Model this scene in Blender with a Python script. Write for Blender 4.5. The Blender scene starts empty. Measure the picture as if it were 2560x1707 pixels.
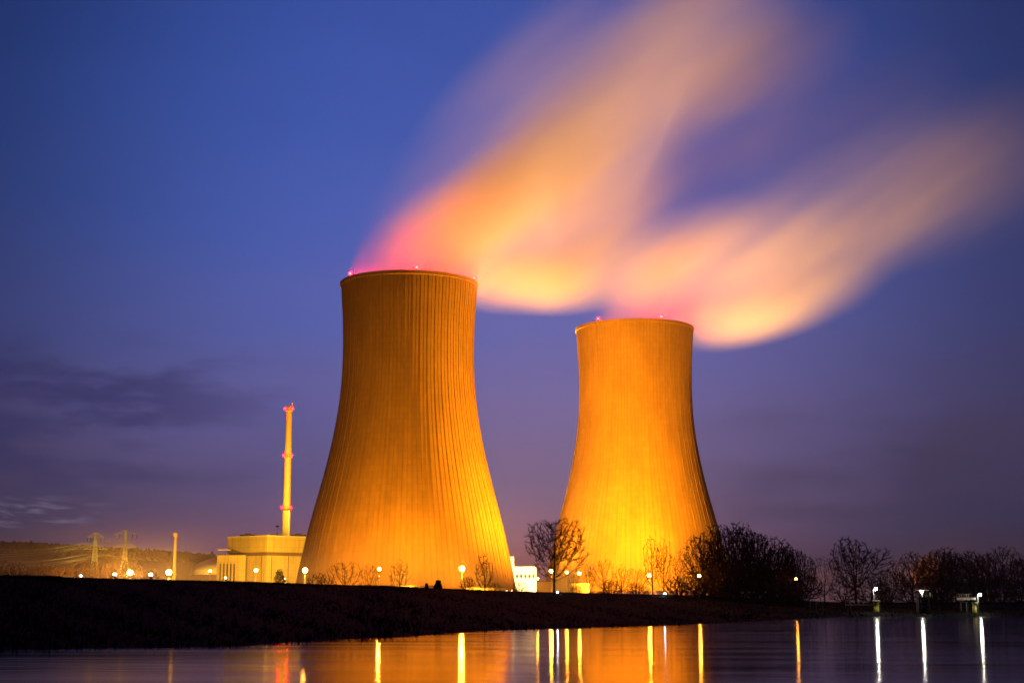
import bpy, bmesh, math, random
from mathutils import Vector, Matrix
R = math.radians
sc = bpy.context.scene
C = sc.collection

# ------------------------------------------------------------------ camera
F = 3800.0                        # focal length in photograph pixels (2560 wide)
PITCH = math.atan((1505 - 853.5) / F)
HC = 3.0
cd = bpy.data.cameras.new('camera'); cam = bpy.data.objects.new('camera', cd); C.objects.link(cam)
cd.sensor_width = 36.0; cd.lens = 36.0 * F / 2560.0; cd.clip_start = 0.5; cd.clip_end = 40000
cam.location = (0, 0, HC); cam.rotation_euler = (math.pi / 2 + PITCH, 0, 0)
sc.camera = cam
CP, SP = math.cos(PITCH), math.sin(PITCH)
def P(px, py, D):
    a = (px - 1280) / F; b = (853.5 - py) / F
    d = Vector((a, CP - SP * b, SP + CP * b))
    t = D / d.y
    return Vector((d.x * t, D, HC + d.z * t))
def mpp(py, D):
    b = (853.5 - py) / F
    return D / (CP - SP * b) / F

# ------------------------------------------------------------------ render set-up
sc.view_settings.view_transform = 'Standard'; sc.view_settings.look = 'None'
sc.view_settings.exposure = 0.0; sc.view_settings.gamma = 1.0
cy = sc.cycles
cy.use_denoising = True
cy.max_bounces = 6; cy.diffuse_bounces = 2; cy.glossy_bounces = 3
cy.volume_bounces = 2
cy.volume_step_rate = 2.0; cy.volume_max_steps = 256
cy.sample_clamp_indirect = 4.0

def lin(c):
    return tuple(((v / 255) / 12.92 if v / 255 <= .04045 else ((v / 255 + .055) / 1.055) ** 2.4) for v in c)

# ------------------------------------------------------------------ node helper
class N:
    def __init__(s, tree): s.t = tree; s.n = tree.nodes; s.l = tree.links
    def new(s, kind, **kw):
        n = s.n.new(kind)
        for k, v in kw.items(): setattr(n, k, v)
        return n
    def put(s, sock, v):
        if isinstance(v, bpy.types.NodeSocket): s.l.new(v, sock)
        else: sock.default_value = v
    def m(s, op, a, b=0.0, c=None, clamp=False):
        n = s.new('ShaderNodeMath', operation=op); n.use_clamp = clamp
        s.put(n.inputs[0], a); s.put(n.inputs[1], b)
        if c is not None: s.put(n.inputs[2], c)
        return n.outputs[0]
    def mr(s, v, a, b, c, d, smooth=True):
        n = s.new('ShaderNodeMapRange', interpolation_type='SMOOTHSTEP' if smooth else 'LINEAR')
        s.put(n.inputs[0], v); s.put(n.inputs[1], a); s.put(n.inputs[2], b); s.put(n.inputs[3], c); s.put(n.inputs[4], d)
        return n.outputs[0]
    def mix(s, f, a, b, mode='MIX'):
        n = s.new('ShaderNodeMix', data_type='RGBA', blend_type=mode)
        s.put(n.inputs[0], f); s.put(n.inputs[6], a); s.put(n.inputs[7], b)
        return n.outputs[2]
    def noise(s, vec, scale, detail=3, rough=.5):
        n = s.new('ShaderNodeTexNoise'); s.put(n.inputs['Vector'], vec)
        n.inputs['Scale'].default_value = scale; n.inputs['Detail'].default_value = detail
        n.inputs['Roughness'].default_value = rough
        return n.outputs[0]
    def comb(s, x, y, z):
        n = s.new('ShaderNodeCombineXYZ'); s.put(n.inputs[0], x); s.put(n.inputs[1], y); s.put(n.inputs[2], z)
        return n.outputs[0]
    def sep(s, v):
        n = s.new('ShaderNodeSeparateXYZ'); s.put(n.inputs[0], v); return n.outputs
    def ramp(s, v, stops):
        n = s.new('ShaderNodeValToRGB'); e = n.color_ramp.elements
        while len(e) < len(stops): e.new(.5)
        for k, (p, c) in enumerate(stops): e[k].position = p; e[k].color = (*c, 1)
        s.put(n.inputs[0], v); return n.outputs[0]

# ------------------------------------------------------------------ world: dusk sky
w = bpy.data.worlds.new('World'); sc.world = w; w.use_nodes = True
g = N(w.node_tree); g.n.clear()
tc = g.new('ShaderNodeTexCoord')
X, Y, Z = g.sep(tc.outputs['Generated'])
ysafe = g.m('MAXIMUM', Y, 0.15)
u = g.m('DIVIDE', X, ysafe)
el = g.m('MAXIMUM', Z, 0.0)
nz = g.noise(g.comb(g.m('MULTIPLY', u, 3.0), g.m('MULTIPLY', Z, 14.0), 0.0), 1.6, 4, .55)
elw = g.m('ADD', el, g.m('MULTIPLY', g.m('SUBTRACT', nz, .5), .055))
base = g.ramp(elw, [(0.0, lin((122, 98, 118))), (.035, lin((106, 92, 130))), (.08, lin((106, 95, 145))),
                    (.131, lin((100, 99, 163))), (.184, lin((84, 99, 176))), (.24, lin((68, 95, 180))),
                    (.31, lin((56, 88, 174))), (.40, lin((44, 76, 158))), (1.0, lin((22, 36, 84)))])
# darker to both sides: lens vignette put into the sky colour, partly real dimming
side = g.m('ADD', u, 0.02)
fall = g.mr(g.m('ABSOLUTE', side), .08, .40, 1.0, .34)
# plant skyglow near the horizon
gl = g.m('MULTIPLY', g.mr(g.m('ABSOLUTE', g.m('ADD', u, .03)), 0.0, .30, 1.0, 0.0), g.mr(Z, -.01, .085, 1.0, 0.0))
back = g.mr(Y, -.1, .75, .06, 1.0)
col = g.mix(1.0, base, g.comb(fall, fall, fall), 'MULTIPLY')
col = g.mix(1.0, col, g.mix(1.0, (*lin((178, 84, 44)), 1), g.comb(gl, gl, gl), 'MULTIPLY'), 'ADD')
# cloud bank low on the left
nc = g.noise(g.comb(g.m('MULTIPLY', u, 8.0), g.m('MULTIPLY', Z, 34.0), 6.4), 1.0, 6, .6)
reg = g.m('MULTIPLY', g.mr(u, -.10, -.28, 0.0, 1.0), g.m('MULTIPLY', g.mr(Z, .055, .095, 0.0, 1.0), g.mr(Z, .175, .145, 0.0, 1.0)))
dk = g.m('MULTIPLY', reg, g.mr(nc, .38, .60, 0.0, 1.0))
col = g.mix(g.m('MULTIPLY', dk, .75), col, (*lin((50, 50, 100)), 1))
nr = g.noise(g.comb(g.m('MULTIPLY', u, 6.0), g.m('MULTIPLY', Z, 30.0), 9.4), 1.0, 4, .5)
rr = g.m('MULTIPLY', g.mr(u, .08, .26, 0.0, 1.0), g.mr(Z, .17, .09, 0.0, 1.0))
col = g.mix(g.m('MULTIPLY', g.m('MULTIPLY', rr, g.mr(nr, .40, .60, .15, 1.0)), .85), col, (*lin((66, 60, 92)), 1))
# pale wisps where the last light breaks through
nw = g.noise(g.comb(g.m('ADD', g.m('MULTIPLY', u, 38.0), g.m('MULTIPLY', Z, 90.0)), g.m('MULTIPLY', Z, 230.0), 2.2), 1.0, 4, .6)
rw = g.m('MULTIPLY', g.mr(u, -.24, -.31, 0.0, 1.0), g.m('MULTIPLY', g.mr(Z, .042, .050, 0.0, 1.0), g.mr(Z, .068, .058, 0.0, 1.0)))
col = g.mix(g.m('MULTIPLY', g.m('MULTIPLY', rw, g.mr(nw, .46, .70, 0.0, 1.0)), .65), col, (*lin((138, 128, 162)), 1))
col = g.mix(1.0, col, g.comb(back, back, back), 'MULTIPLY')
sky = g.new('ShaderNodeTexSky', sky_type='NISHITA'); sky.sun_disc = False
sky.sun_elevation = R(-4); sky.sun_rotation = R(-35)
col = g.mix(1.0, col, g.mix(1.0, sky.outputs[0], (.02, .02, .02, 1), 'MULTIPLY'), 'ADD')
bg = g.new('ShaderNodeBackground'); g.put(bg.inputs[0], col); bg.inputs[1].default_value = 1.0
ow = g.new('ShaderNodeOutputWorld'); g.l.new(bg.outputs[0], ow.inputs[0])

# ------------------------------------------------------------------ materials
def mat(name, c, rough=.85, var=.25, scale=.5, metal=0.0, bump=0.0, c2=None, stretch=(1, 1, 1)):
    m = bpy.data.materials.new(name); m.use_nodes = True
    k = N(m.node_tree); b = m.node_tree.nodes['Principled BSDF']
    t = k.new('ShaderNodeTexCoord'); mp = k.new('ShaderNodeMapping'); mp.inputs['Scale'].default_value = stretch
    k.l.new(t.outputs['Object'], mp.inputs[0])
    n = k.noise(mp.outputs[0], scale, 5, .6)
    c2 = c2 or tuple(v * (1 - var) for v in c)
    cc = k.ramp(n, [(.3, c2), (.7, c)])
    k.put(b.inputs['Base Color'], cc); b.inputs['Roughness'].default_value = rough; b.inputs['Metallic'].default_value = metal
    if bump:
        bn = k.new('ShaderNodeBump'); bn.inputs['Strength'].default_value = .6; bn.inputs['Distance'].default_value = bump
        k.put(bn.inputs['Height'], n); k.l.new(bn.outputs[0], b.inputs['Normal'])
    return m
def emit(name, c, s):
    m = bpy.data.materials.new(name); m.use_nodes = True
    k = N(m.node_tree); k.n.clear()
    e = k.new('ShaderNodeEmission'); e.inputs[0].default_value = (*c, 1); e.inputs[1].default_value = s
    o = k.new('ShaderNodeOutputMaterial'); k.l.new(e.outputs[0], o.inputs[0])
    return m
M = {}
M['grass'] = mat('bank_grass', (.010, .008, .003), .95, .5, .15, bump=.4, c2=(.004, .0035, .0015))
M['hill'] = mat('hill_wood', (.10, .055, .04), .95, .4, .01)
M['bark'] = mat('bark', (.055, .036, .026), .9, .4, 2.0)
M['twig'] = mat('twig', (.065, .038, .026), .9, .4, 1.0)
M['leaf'] = mat('evergreen_leaf', (.045, .045, .018), .9, .5, 1.0)
M['plaster'] = mat('painted_wall', (.64, .54, .26), .8, .12, .12)
M['white'] = mat('white_wall', (.78, .74, .62), .8, .1, .2)
M['dark'] = mat('dark_steel', (.05, .045, .04), .7, .3, 1.0)
M['band'] = mat('dark_band', (.16, .10, .06), .8, .2, .3)
M['steel'] = mat('galvanised_steel', (.42, .40, .30), .5, .2, 1.0, metal=.2)
M['stack'] = mat('stack_paint', (.60, .52, .22), .75, .15, .2, stretch=(1, 1, .1))
M['redpaint'] = mat('red_paint', (.5, .05, .02), .6, .2, 1.0)
M['yellow'] = mat('yellow_paint', (.55, .50, .05), .6, .25, 1.0)
M['glass'] = mat('window_glass', (.03, .035, .04), .1, .2, 1.0)
M['pile'] = mat('pier_pile', (.06, .06, .05), .8, .4, 2.0)

for k_ in ('grass', 'hill', 'bark', 'twig', 'leaf'): M[k_].node_tree.nodes['Principled BSDF'].inputs['Specular IOR Level'].default_value = .02

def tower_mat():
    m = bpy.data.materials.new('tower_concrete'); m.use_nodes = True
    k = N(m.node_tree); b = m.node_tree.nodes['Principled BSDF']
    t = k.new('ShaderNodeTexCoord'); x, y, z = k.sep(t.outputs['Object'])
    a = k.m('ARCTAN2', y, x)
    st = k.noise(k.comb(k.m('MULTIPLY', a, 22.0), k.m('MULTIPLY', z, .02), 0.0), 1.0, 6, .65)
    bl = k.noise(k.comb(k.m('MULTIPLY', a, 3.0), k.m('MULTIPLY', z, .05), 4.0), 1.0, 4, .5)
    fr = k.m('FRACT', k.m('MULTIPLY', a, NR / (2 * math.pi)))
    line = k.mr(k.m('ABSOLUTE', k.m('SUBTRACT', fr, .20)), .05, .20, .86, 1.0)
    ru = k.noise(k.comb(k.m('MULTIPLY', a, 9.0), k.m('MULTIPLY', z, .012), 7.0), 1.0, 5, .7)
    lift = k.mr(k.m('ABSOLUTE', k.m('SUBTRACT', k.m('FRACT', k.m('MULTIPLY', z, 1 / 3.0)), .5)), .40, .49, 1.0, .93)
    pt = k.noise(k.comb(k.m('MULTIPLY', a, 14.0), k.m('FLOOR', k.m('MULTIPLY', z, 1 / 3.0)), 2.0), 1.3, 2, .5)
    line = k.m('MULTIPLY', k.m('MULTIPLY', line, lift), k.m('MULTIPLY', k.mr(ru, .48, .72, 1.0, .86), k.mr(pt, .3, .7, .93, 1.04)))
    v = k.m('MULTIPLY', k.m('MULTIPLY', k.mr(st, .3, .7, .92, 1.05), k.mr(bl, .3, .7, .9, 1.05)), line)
    k.put(b.inputs['Base Color'], k.mix(1.0, (.50, .31, .05, 1), k.comb(v, v, v), 'MULTIPLY'))  # sodium-light hue put into the concrete's base colour, blue cut
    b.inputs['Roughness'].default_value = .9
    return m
NR = 112
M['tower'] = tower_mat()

def water_mat():
    m = bpy.data.materials.new('river_water'); m.use_nodes = True
    k = N(m.node_tree); k.n.clear()
    t = k.new('ShaderNodeTexCoord'); x, y, z = k.sep(t.outputs['Object'])
    n1 = k.noise(k.comb(k.m('MULTIPLY', x, .02), k.m('MULTIPLY', y, .16), 0.0), 1.0, 3, .5)
    n2 = k.noise(k.comb(k.m('MULTIPLY', x, .10), k.m('MULTIPLY', y, .9), 0.0), 1.0, 2, .5)
    n3 = k.noise(k.comb(k.m('MULTIPLY', x, .35), k.m('MULTIPLY', y, .55), 0.0), 1.0, 2, .5)
    h = k.m('ADD', k.m('ADD', n1, k.m('MULTIPLY', n2, .12)), k.m('MULTIPLY', n3, .22))
    bn = k.new('ShaderNodeBump'); bn.inputs['Strength'].default_value = 1.0; bn.inputs['Distance'].default_value = .024
    k.put(bn.inputs['Height'], h)
    gl = k.new('ShaderNodeBsdfGlossy'); gl.inputs['Color'].default_value = (.72, .70, .72, 1)
    k.put(gl.inputs['Roughness'], k.mr(n1, .35, .65, .07, .11)); k.l.new(bn.outputs[0], gl.inputs['Normal'])
    df = k.new('ShaderNodeBsdfDiffuse'); df.inputs['Color'].default_value = (.004, .005, .008, 1)
    fr = k.new('ShaderNodeFresnel'); fr.inputs['IOR'].default_value = 1.33; k.l.new(bn.outputs[0], fr.inputs['Normal'])
    mx = k.new('ShaderNodeMixShader'); k.l.new(fr.outputs[0], mx.inputs[0]); k.l.new(df.outputs[0], mx.inputs[1]); k.l.new(gl.outputs[0], mx.inputs[2])
    o = k.new('ShaderNodeOutputMaterial'); k.l.new(mx.outputs[0], o.inputs['Surface'])
    return m
def panel_mat():
    m = mat('cladding_panels', (.64, .52, .16), .75, .14, .12)
    k = N(m.node_tree); b = m.node_tree.nodes['Principled BSDF']; src = b.inputs['Base Color'].links[0].from_socket
    t = k.new('ShaderNodeTexCoord'); x, y, z = k.sep(t.outputs['Object'])
    def seam(v, p): return k.mr(k.m('ABSOLUTE', k.m('SUBTRACT', k.m('FRACT', k.m('MULTIPLY', v, 1 / p)), .5)), .455, .49, 1.0, .72)
    st = k.noise(k.comb(k.m('MULTIPLY', x, .9), k.m('MULTIPLY', y, .9), k.m('MULTIPLY', z, .06)), 1.0, 4, .6)
    v = k.m('MULTIPLY', k.m('MULTIPLY', seam(x, 5.2), seam(z, 4.1)), k.mr(st, .4, .75, 1.0, .74))
    k.put(b.inputs['Base Color'], k.mix(1.0, src, k.comb(v, v, v), 'MULTIPLY'))
    return m
M['panel'] = panel_mat()
M['water'] = water_mat()

# ------------------------------------------------------------------ mesh helpers
class MB:
    def __init__(s): s.v = []; s.f = []; s.sm = []
    def quad_ring(s, rings, cap=True, smooth=False, closed=True):
        n = len(rings[0]); o = len(s.v)
        for r in rings: s.v += [tuple(p) for p in r]
        for i in range(len(rings) - 1):
            for j in range(n if closed else n - 1):
                a = o + i * n + j; b = o + i * n + (j + 1) % n
                s.f.append((a, b, b + n, a + n)); s.sm.append(smooth)
        if cap and closed:
            s.f.append(tuple(o + j for j in reversed(range(n)))); s.sm.append(False)
            e = o + (len(rings) - 1) * n
            s.f.append(tuple(e + j for j in range(n))); s.sm.append(False)
    def box(s, lo, hi, M4=None):
        x0, y0, z0 = lo; x1, y1, z1 = hi
        r = [[(x0, y0, z), (x1, y0, z), (x1, y1, z), (x0, y1, z)] for z in (z0, z1)]
        if M4: r = [[tuple(M4 @ Vector(p)) for p in q] for q in r]
        s.quad_ring(r)
    def prism(s, foot, z0, z1):
        s.quad_ring([[(p[0], p[1], z) for p in foot] for z in (z0, z1)])
    def tube(s, a, b, r0, r1=None, n=8, smooth=False):
        a = Vector(a); b = Vector(b); r1 = r0 if r1 is None else r1
        d = (b - a)
        if d.length < 1e-6: return
        d.normalize()
        q = d.orthogonal().normalized(); w_ = d.cross(q)
        rr = []
        for c, r in ((a, r0), (b, r1)):
            rr.append([c + (q * math.cos(2 * math.pi * j / n) + w_ * math.sin(2 * math.pi * j / n)) * r for j in range(n)])
        s.quad_ring(rr, smooth=smooth)
    def lathe(s, prof, n=32, c=(0, 0, 0), cap=True, smooth=True):
        s.quad_ring([[(c[0] + r * math.cos(2 * math.pi * j / n), c[1] + r * math.sin(2 * math.pi * j / n), c[2] + z) for j in range(n)] for r, z in prof], cap=cap, smooth=smooth)
    def ball(s, c, r, n=10, k=6, sz=1.0):
        s.lathe([(max(r * math.sin(math.pi * i / k), r * .02), -r * sz * math.cos(math.pi * i / k)) for i in range(k + 1)], n, c)
    def build(s, name, m, parent=None):
        me = bpy.data.meshes.new(name); me.from_pydata(s.v, [], s.f); me.validate()
        if len(me.polygons) == len(s.sm): me.polygons.foreach_set('use_smooth', s.sm)
        me.materials.append(m); me.update()
        o = bpy.data.objects.new(name, me); C.objects.link(o)
        if parent: o.parent = parent
        return o
def tag(o, label=None, cat=None, group=None, kind=None):
    if label: o['label'] = label
    if cat: o['category'] = cat
    if group: o['group'] = group
    if kind: o['kind'] = kind
    return o
def thing(name, loc, label, cat, group=None, rz=0):
    o = bpy.data.objects.new(name, None); C.objects.link(o); o.location = loc; o.rotation_euler = (0, 0, rz)
    return tag(o, label, cat, group)
def copy_tree(o, parent=None):
    c = o.copy(); C.objects.link(c); c.parent = parent
    for ch in [q for q in o.children]: copy_tree(ch, c)
    return c
def interp(x, xs, ys):
    if x <= xs[0]: return ys[0]
    for i in range(len(xs) - 1):
        if x <= xs[i + 1]:
            t = (x - xs[i]) / (xs[i + 1] - xs[i]); return ys[i] + t * (ys[i + 1] - ys[i])
    return ys[-1]

# ------------------------------------------------------------------ terrain
TX = [-1500, 0, 600, 1000, 1300, 1700, 1900, 2100, 2560, 4000]
TC = [1420, 1443, 1456, 1469, 1480, 1489, 1498, 1507, 1509, 1509]
TD = [170, 205, 250, 320, 400, 430, 430, 420, 400, 350]
TS = [92, 99, 108, 136, 172, 205, 250, 322, 330, 300]
TP = [4.5, 4.5, 4.5, 4.5, 4.5, 4.3, 3.6, 2.6, 2.5, 2.5]
def crest(px):
    D = interp(px, TX, TD); return D, P(px, interp(px, TX, TC), D).z
def ground_z(px, D):
    dc, zc = crest(px); ds = interp(px, TX, TS); zp = interp(px, TX, TP)
    if D <= ds: return -(ds - D) * .15
    if D <= dc:
        t = (D - ds) / (dc - ds); return .35 * min(t * 12, 1) + (zc - .35) * (t ** (1.35 if ds < 300 else .8))
    if D <= dc + 6: return zc
    return interp(D, [dc + 6, dc + 28], [zc, zp])
def hx(px, D): return P(px, 1505, D).x
def ground_at(px, D): return Vector((hx(px, D), D, ground_z(px, D)))
def build_ground():
    rnd = random.Random(4); mb = MB(); rows = []
    cols = list(range(-1600, 4101, 12))
    ts = [-.4, -.1, 0, .03, .06, .10, .14, .19, .24, .30, .36, .43, .5, .57, .64, .71, .78, .84, .9, .95, 1.0]
    ext = [3, 6, 10, 16, 28, 60, 110, 180, 300, 500, 900, 1800, 5000, 15000]
    ph = [rnd.uniform(0, 6) for _ in range(6)]
    for k, t in enumerate(ts + ext):
        row = []
        for px in cols:
            dc, zc = crest(px); ds = interp(px, TX, TS)
            wob = 1.2 * math.sin(px * .013 + ph[0]) + .8 * math.sin(px * .041 + ph[1])
            D = ds + (dc - ds) * t if k < len(ts) else dc + t
            if k < 4: D += wob
            z = ground_z(px, D)
            if 0 <= t < 1.01 or k >= len(ts):
                z += rnd.uniform(-.10, .10) + .10 * math.sin(px * .03 + k) * (k > 3 and k < 26)
            row.append((hx(px, D), D, z))
        rows.append(row)
    mb.quad_ring(rows, cap=False, smooth=True, closed=False)
    tag(mb.build('ground', M['grass']), kind='structure')
build_ground()
mb = MB(); mb.quad_ring([[(-3000, -400, 0), (3000, -400, 0)], [(-3000, 800, 0), (3000, 800, 0)]], cap=False, closed=False)
tag(mb.build('river_water', M['water']), kind='structure')

# hills and the wood along their ridge
HXs = [-2200, -900, -300, 0, 100, 200, 300, 430, 560, 640, 760, 1000, 1400, 2000]
HYs = [1330, 1335, 1345, 1352, 1358, 1363, 1370, 1378, 1388, 1402, 1425, 1450, 1470, 1490]
def build_hills():
    mb = MB(); rows = []
    for D, f in ((2300, -.02), (2500, .25), (2750, .6), (3000, .88), (3150, 1.0), (3500, .9), (4500, .3), (6000, -.05)):
        rows.append([(hx(px, D), D, 2 + (P(px, interp(px, HXs, HYs), 3150).z - 8) * f) for px in range(-2200, 2001, 20)])
    mb.quad_ring(rows, cap=False, smooth=True, closed=False)
    tag(mb.build('hills', M['hill']), kind='structure')
    rnd = random.Random(8); mb = MB()
    for i in range(2200):
        px = rnd.uniform(-700, 620); D = rnd.uniform(2900, 3180)
        f = interp(D, [2750, 3000, 3150, 3500], [.6, .88, 1.0, .9])
        z = 2 + (P(px, interp(px, HXs, HYs), 3150).z - 8) * f
        h = rnd.uniform(6, 10) * (1.5 if rnd.random() < .03 else 1); r = rnd.uniform(3, 6)
        mb.lathe([(r * .5, -2), (r, h * .2), (r * .65, h * .6), (.2, h)], 5, (hx(px, D), D, z), cap=False)
    tag(mb.build('woodland', M['hill']), 'distant dark wood fringing the ridge of the hills', 'woodland', kind='stuff')
build_hills()

# ------------------------------------------------------------------ lights
SOD = (1.0, .365, .02)
def globe_mat(name, c, watts, r):
    return emit(name, c, watts / (4 * math.pi ** 2 * r * r))
def spot(parent, loc, target, watts, size, blend=.6, c=SOD, r=1.5):
    l = bpy.data.lights.new('flood_light', 'SPOT'); l.energy = watts; l.color = c; l.spot_size = R(size); l.spot_blend = blend; l.shadow_soft_size = r
    o = bpy.data.objects.new('flood_light', l); C.objects.link(o); o.parent = parent
    o.location = Vector(loc) - Vector(parent.location)
    o.rotation_euler = (Vector(target) - Vector(loc)).to_track_quat('-Z', 'Y').to_euler()
    return o
def lamp(px, py, D, label, watts=60e3, r=.8, kind='sodium', group='sodium street lamps of the plant', name='street_lamp'):
    r *= .70; watts *= (.5 if D < 500 else .22) if kind == 'sodium' else .5
    top = P(px, py, D); gz = ground_z(px, D)
    root = thing(name, (top.x, top.y, gz), label, 'street lamp', group)
    h = top.z - gz
    mb = MB(); mb.lathe([(.32, 0), (.32, .25), (.17, .3), (.10, h - .9 - r * .4)], 10); mb.build('pole', M['dark'] if D < 402 else M['steel'], root)
    mb = MB(); mb.lathe([(.10, h - 1.0 - r * .4), (.30, h - .9 - r * .3), (.38, h - .55 * r)], 12)
    mb.build('lamp_housing', M['dark'], root); mb = MB()
    mb.lathe([(.45, h + r * .72), (.5, h + r * .8), (.12, h + r * .98)], 12); mb.build('lamp_hood', M['dark'], root)
    c = {'sodium': (1.0, .36, .03), 'white': (.85, .93, 1.0), 'warm': (1.0, .8, .5)}[kind]
    mb = MB(); mb.ball((0, 0, h), r, 12, 8); mb.build('lamp_globe', globe_mat('lamp_' + kind, c, watts, r), root)
    return root

# ------------------------------------------------------------------ cooling towers
RED = (1.0, .05, .05)
PY = [675, 703, 760, 850, 920, 1000, 1080, 1159, 1240, 1319, 1400, 1446, 1480]
PH = [171, 168, 165, 162, 162.5, 168, 181, 198, 220, 242, 260, 270, 278]
D1, D2 = 724.0, 846.0
def tower_profile():
    out = []
    for y, h in zip(PY, PH):
        z = P(1019, y, D1 - 33 if y < 700 else D1).z if y > 690 else P(1019, 677, D1 - 33).z
        out.append((z, h * mpp(y, D1)))
    out = sorted(out); return out
TPROF = tower_profile(); TOPZ = P(1019, 676, D1 - 33).z
def tower_r(z):
    xs = [p[0] for p in TPROF]; ys = [p[1] for p in TPROF]
    # smooth sampling
    return sum(interp(z + d, xs, ys) for d in (-8, -4, 0, 4, 8)) / 5
def cooling_tower(px, D, label, lights):
    gx = P(px, 1100, D).x; gz = 4.3
    root = thing('cooling_tower', (gx, D, gz), label, 'cooling tower', 'hyperbolic cooling towers')
    z0 = 4.5; z1 = TOPZ - gz; rows = []
    per = 2 * math.pi / NR
    for i in range(61):
        z = z0 + (z1 - z0) * i / 60; r = tower_r(z + gz)
        ring = []
        for k in range(NR):
            big = .22 if k % 2 == 0 else .11
            for fr, of in ((0, 0), (.14, 0), (.15, big), (.25, big), (.26, 0), (.63, 0)):
                a = (k + fr) * per; rr = r + of
                ring.append((rr * math.cos(a), rr * math.sin(a), z))
        rows.append(ring)
    mb = MB(); mb.quad_ring(rows, cap=False)
    # inner skin
    mb.quad_ring([[((tower_r(z + gz) - .9) * math.cos(2 * math.pi * j / 120), (tower_r(z + gz) - .9) * math.sin(2 * math.pi * j / 120), z) for j in range(120)]
                  for z in [z1 + (z0 - z1) * i / 40 for i in range(41)]], cap=False, smooth=True)
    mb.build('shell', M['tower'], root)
    rt = tower_r(TOPZ); mb = MB()
    n = 180
    prof = [(rt + .35, z1 - 1.6), (rt + .75, z1 - 1.4), (rt + .75, z1 + .25), (rt - 1.2, z1 + .25), (rt - 1.2, z1 - 1.2)]
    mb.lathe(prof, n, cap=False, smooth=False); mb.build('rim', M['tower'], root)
    # diagonal columns between ground and shell
    rb = tower_r(z0 + gz); mb = MB()
    for k in range(44):
        a = 2 * math.pi * k / 44; b = a + math.pi / 44
        top = (rb * math.cos(b), rb * math.sin(b), z0 + .3)
        for s_ in (0, 1):
            aa = a + s_ * 2 * math.pi / 44
            mb.tube(((rb + 3.2) * math.cos(aa), (rb + 3.2) * math.sin(aa), -.3), top, .5, .45, 6)
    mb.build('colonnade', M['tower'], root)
    for lx, ly, rr in lights:
        # stand each lamp on the rim at the side where the photo shows it
        s = P(lx, ly, D).x - gx; s = max(-rt, min(rt, s)); yy = -math.sqrt(max(rt * rt - s * s, 0))
        pt = Vector((s * (rt + .2) / rt, yy, z1 + .25)) if abs(s) < rt * .97 else Vector((math.copysign(rt, s), 0, z1 + .25))
        mb = MB(); mb.tube(pt - Vector((0, 0, .1)), pt + Vector((0, 0, .9)), .15, n=6)
        wl = mb.build('warning_light', M['dark'], root)
        mb = MB(); mb.ball(tuple(pt + Vector((0, 0, .9 + rr * .8))), rr, 10, 6); mb.build('red_lens', RL, wl)
    return root, gx
RL = globe_mat('red_beacon', (1.0, .00014, .00012), 120e3, .70)
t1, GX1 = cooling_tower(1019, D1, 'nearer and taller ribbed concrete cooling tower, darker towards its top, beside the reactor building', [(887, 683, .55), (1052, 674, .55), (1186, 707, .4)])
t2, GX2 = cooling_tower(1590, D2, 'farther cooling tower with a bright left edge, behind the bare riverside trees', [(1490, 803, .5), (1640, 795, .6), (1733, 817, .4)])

# ------------------------------------------------------------------ street lamps and floodlights
lamps = {}
for key, px, py, D, wt, r, kind, lab in [
    ('a', 325, 1431, 450, 190e3, 1.0, 'sodium', 'bright orange street lamp right below the right-hand electricity pylon'),
    ('b', 422, 1430, 450, 160e3, 1.0, 'sodium', 'bright orange street lamp beside the foot of the short grey stack'),
    ('c', 525, 1427, 640, 25e3, .7, 'sodium', 'small orange lamp in front of the pale low dome'),
    ('d', 640, 1425, 640, 60e3, 1.0, 'sodium', 'orange lamp on a pole in front of the yellow reactor building'),
    ('e', 763, 1425, 590, 130e3, 1.25, 'sodium', 'large bright lamp at the left foot of the nearer cooling tower'),
    ('f', 948, 1422, 590, 80e3, .8, 'sodium', 'slim lamp between the two bare trees before the nearer tower'),
    ('g', 1155, 1421, 590, 150e3, 1.35, 'sodium', 'large bright lamp left of the tall bare tree at the nearer tower\'s right foot'),
    ('h', 1272, 1427, 742, 110e3, 1.5, 'sodium', 'dazzling lamp against the white annex at the nearer tower\'s right edge'),
    ('i', 1378, 1427, 600, 40e3, .9, 'sodium', 'lamp shining through the trunk of the big riverside tree'),
    ('j', 1417, 1430, 620, 25e3, .75, 'sodium', 'lamp just right of the big riverside tree, leftmost of the pair there'),
    ('k', 1448, 1433, 620, 30e3, .85, 'sodium', 'lamp of the pair right of the big riverside tree, the one farther from the trunk'),
    ('l', 1623, 1438, 600, 60e3, .9, 'sodium', 'lamp between the twin bare poplars before the farther tower'),
    ('m', 1748, 1439, 400, 4e3, .5, 'sodium', 'orange lamp at the left edge of the dark tree clump'),
    ('n', 1990, 1446, 398, 1.2e3, .4, 'sodium', 'small orange lamp at the right edge of the dark tree clump'),
    ('o', 1344, 1446, 700, 16e3, .7, 'sodium', 'small orange lamp at the right end of the white floodlit annex'),
]:
    lamps[key] = lamp(px, py, D, lab, wt, r, kind)
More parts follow.
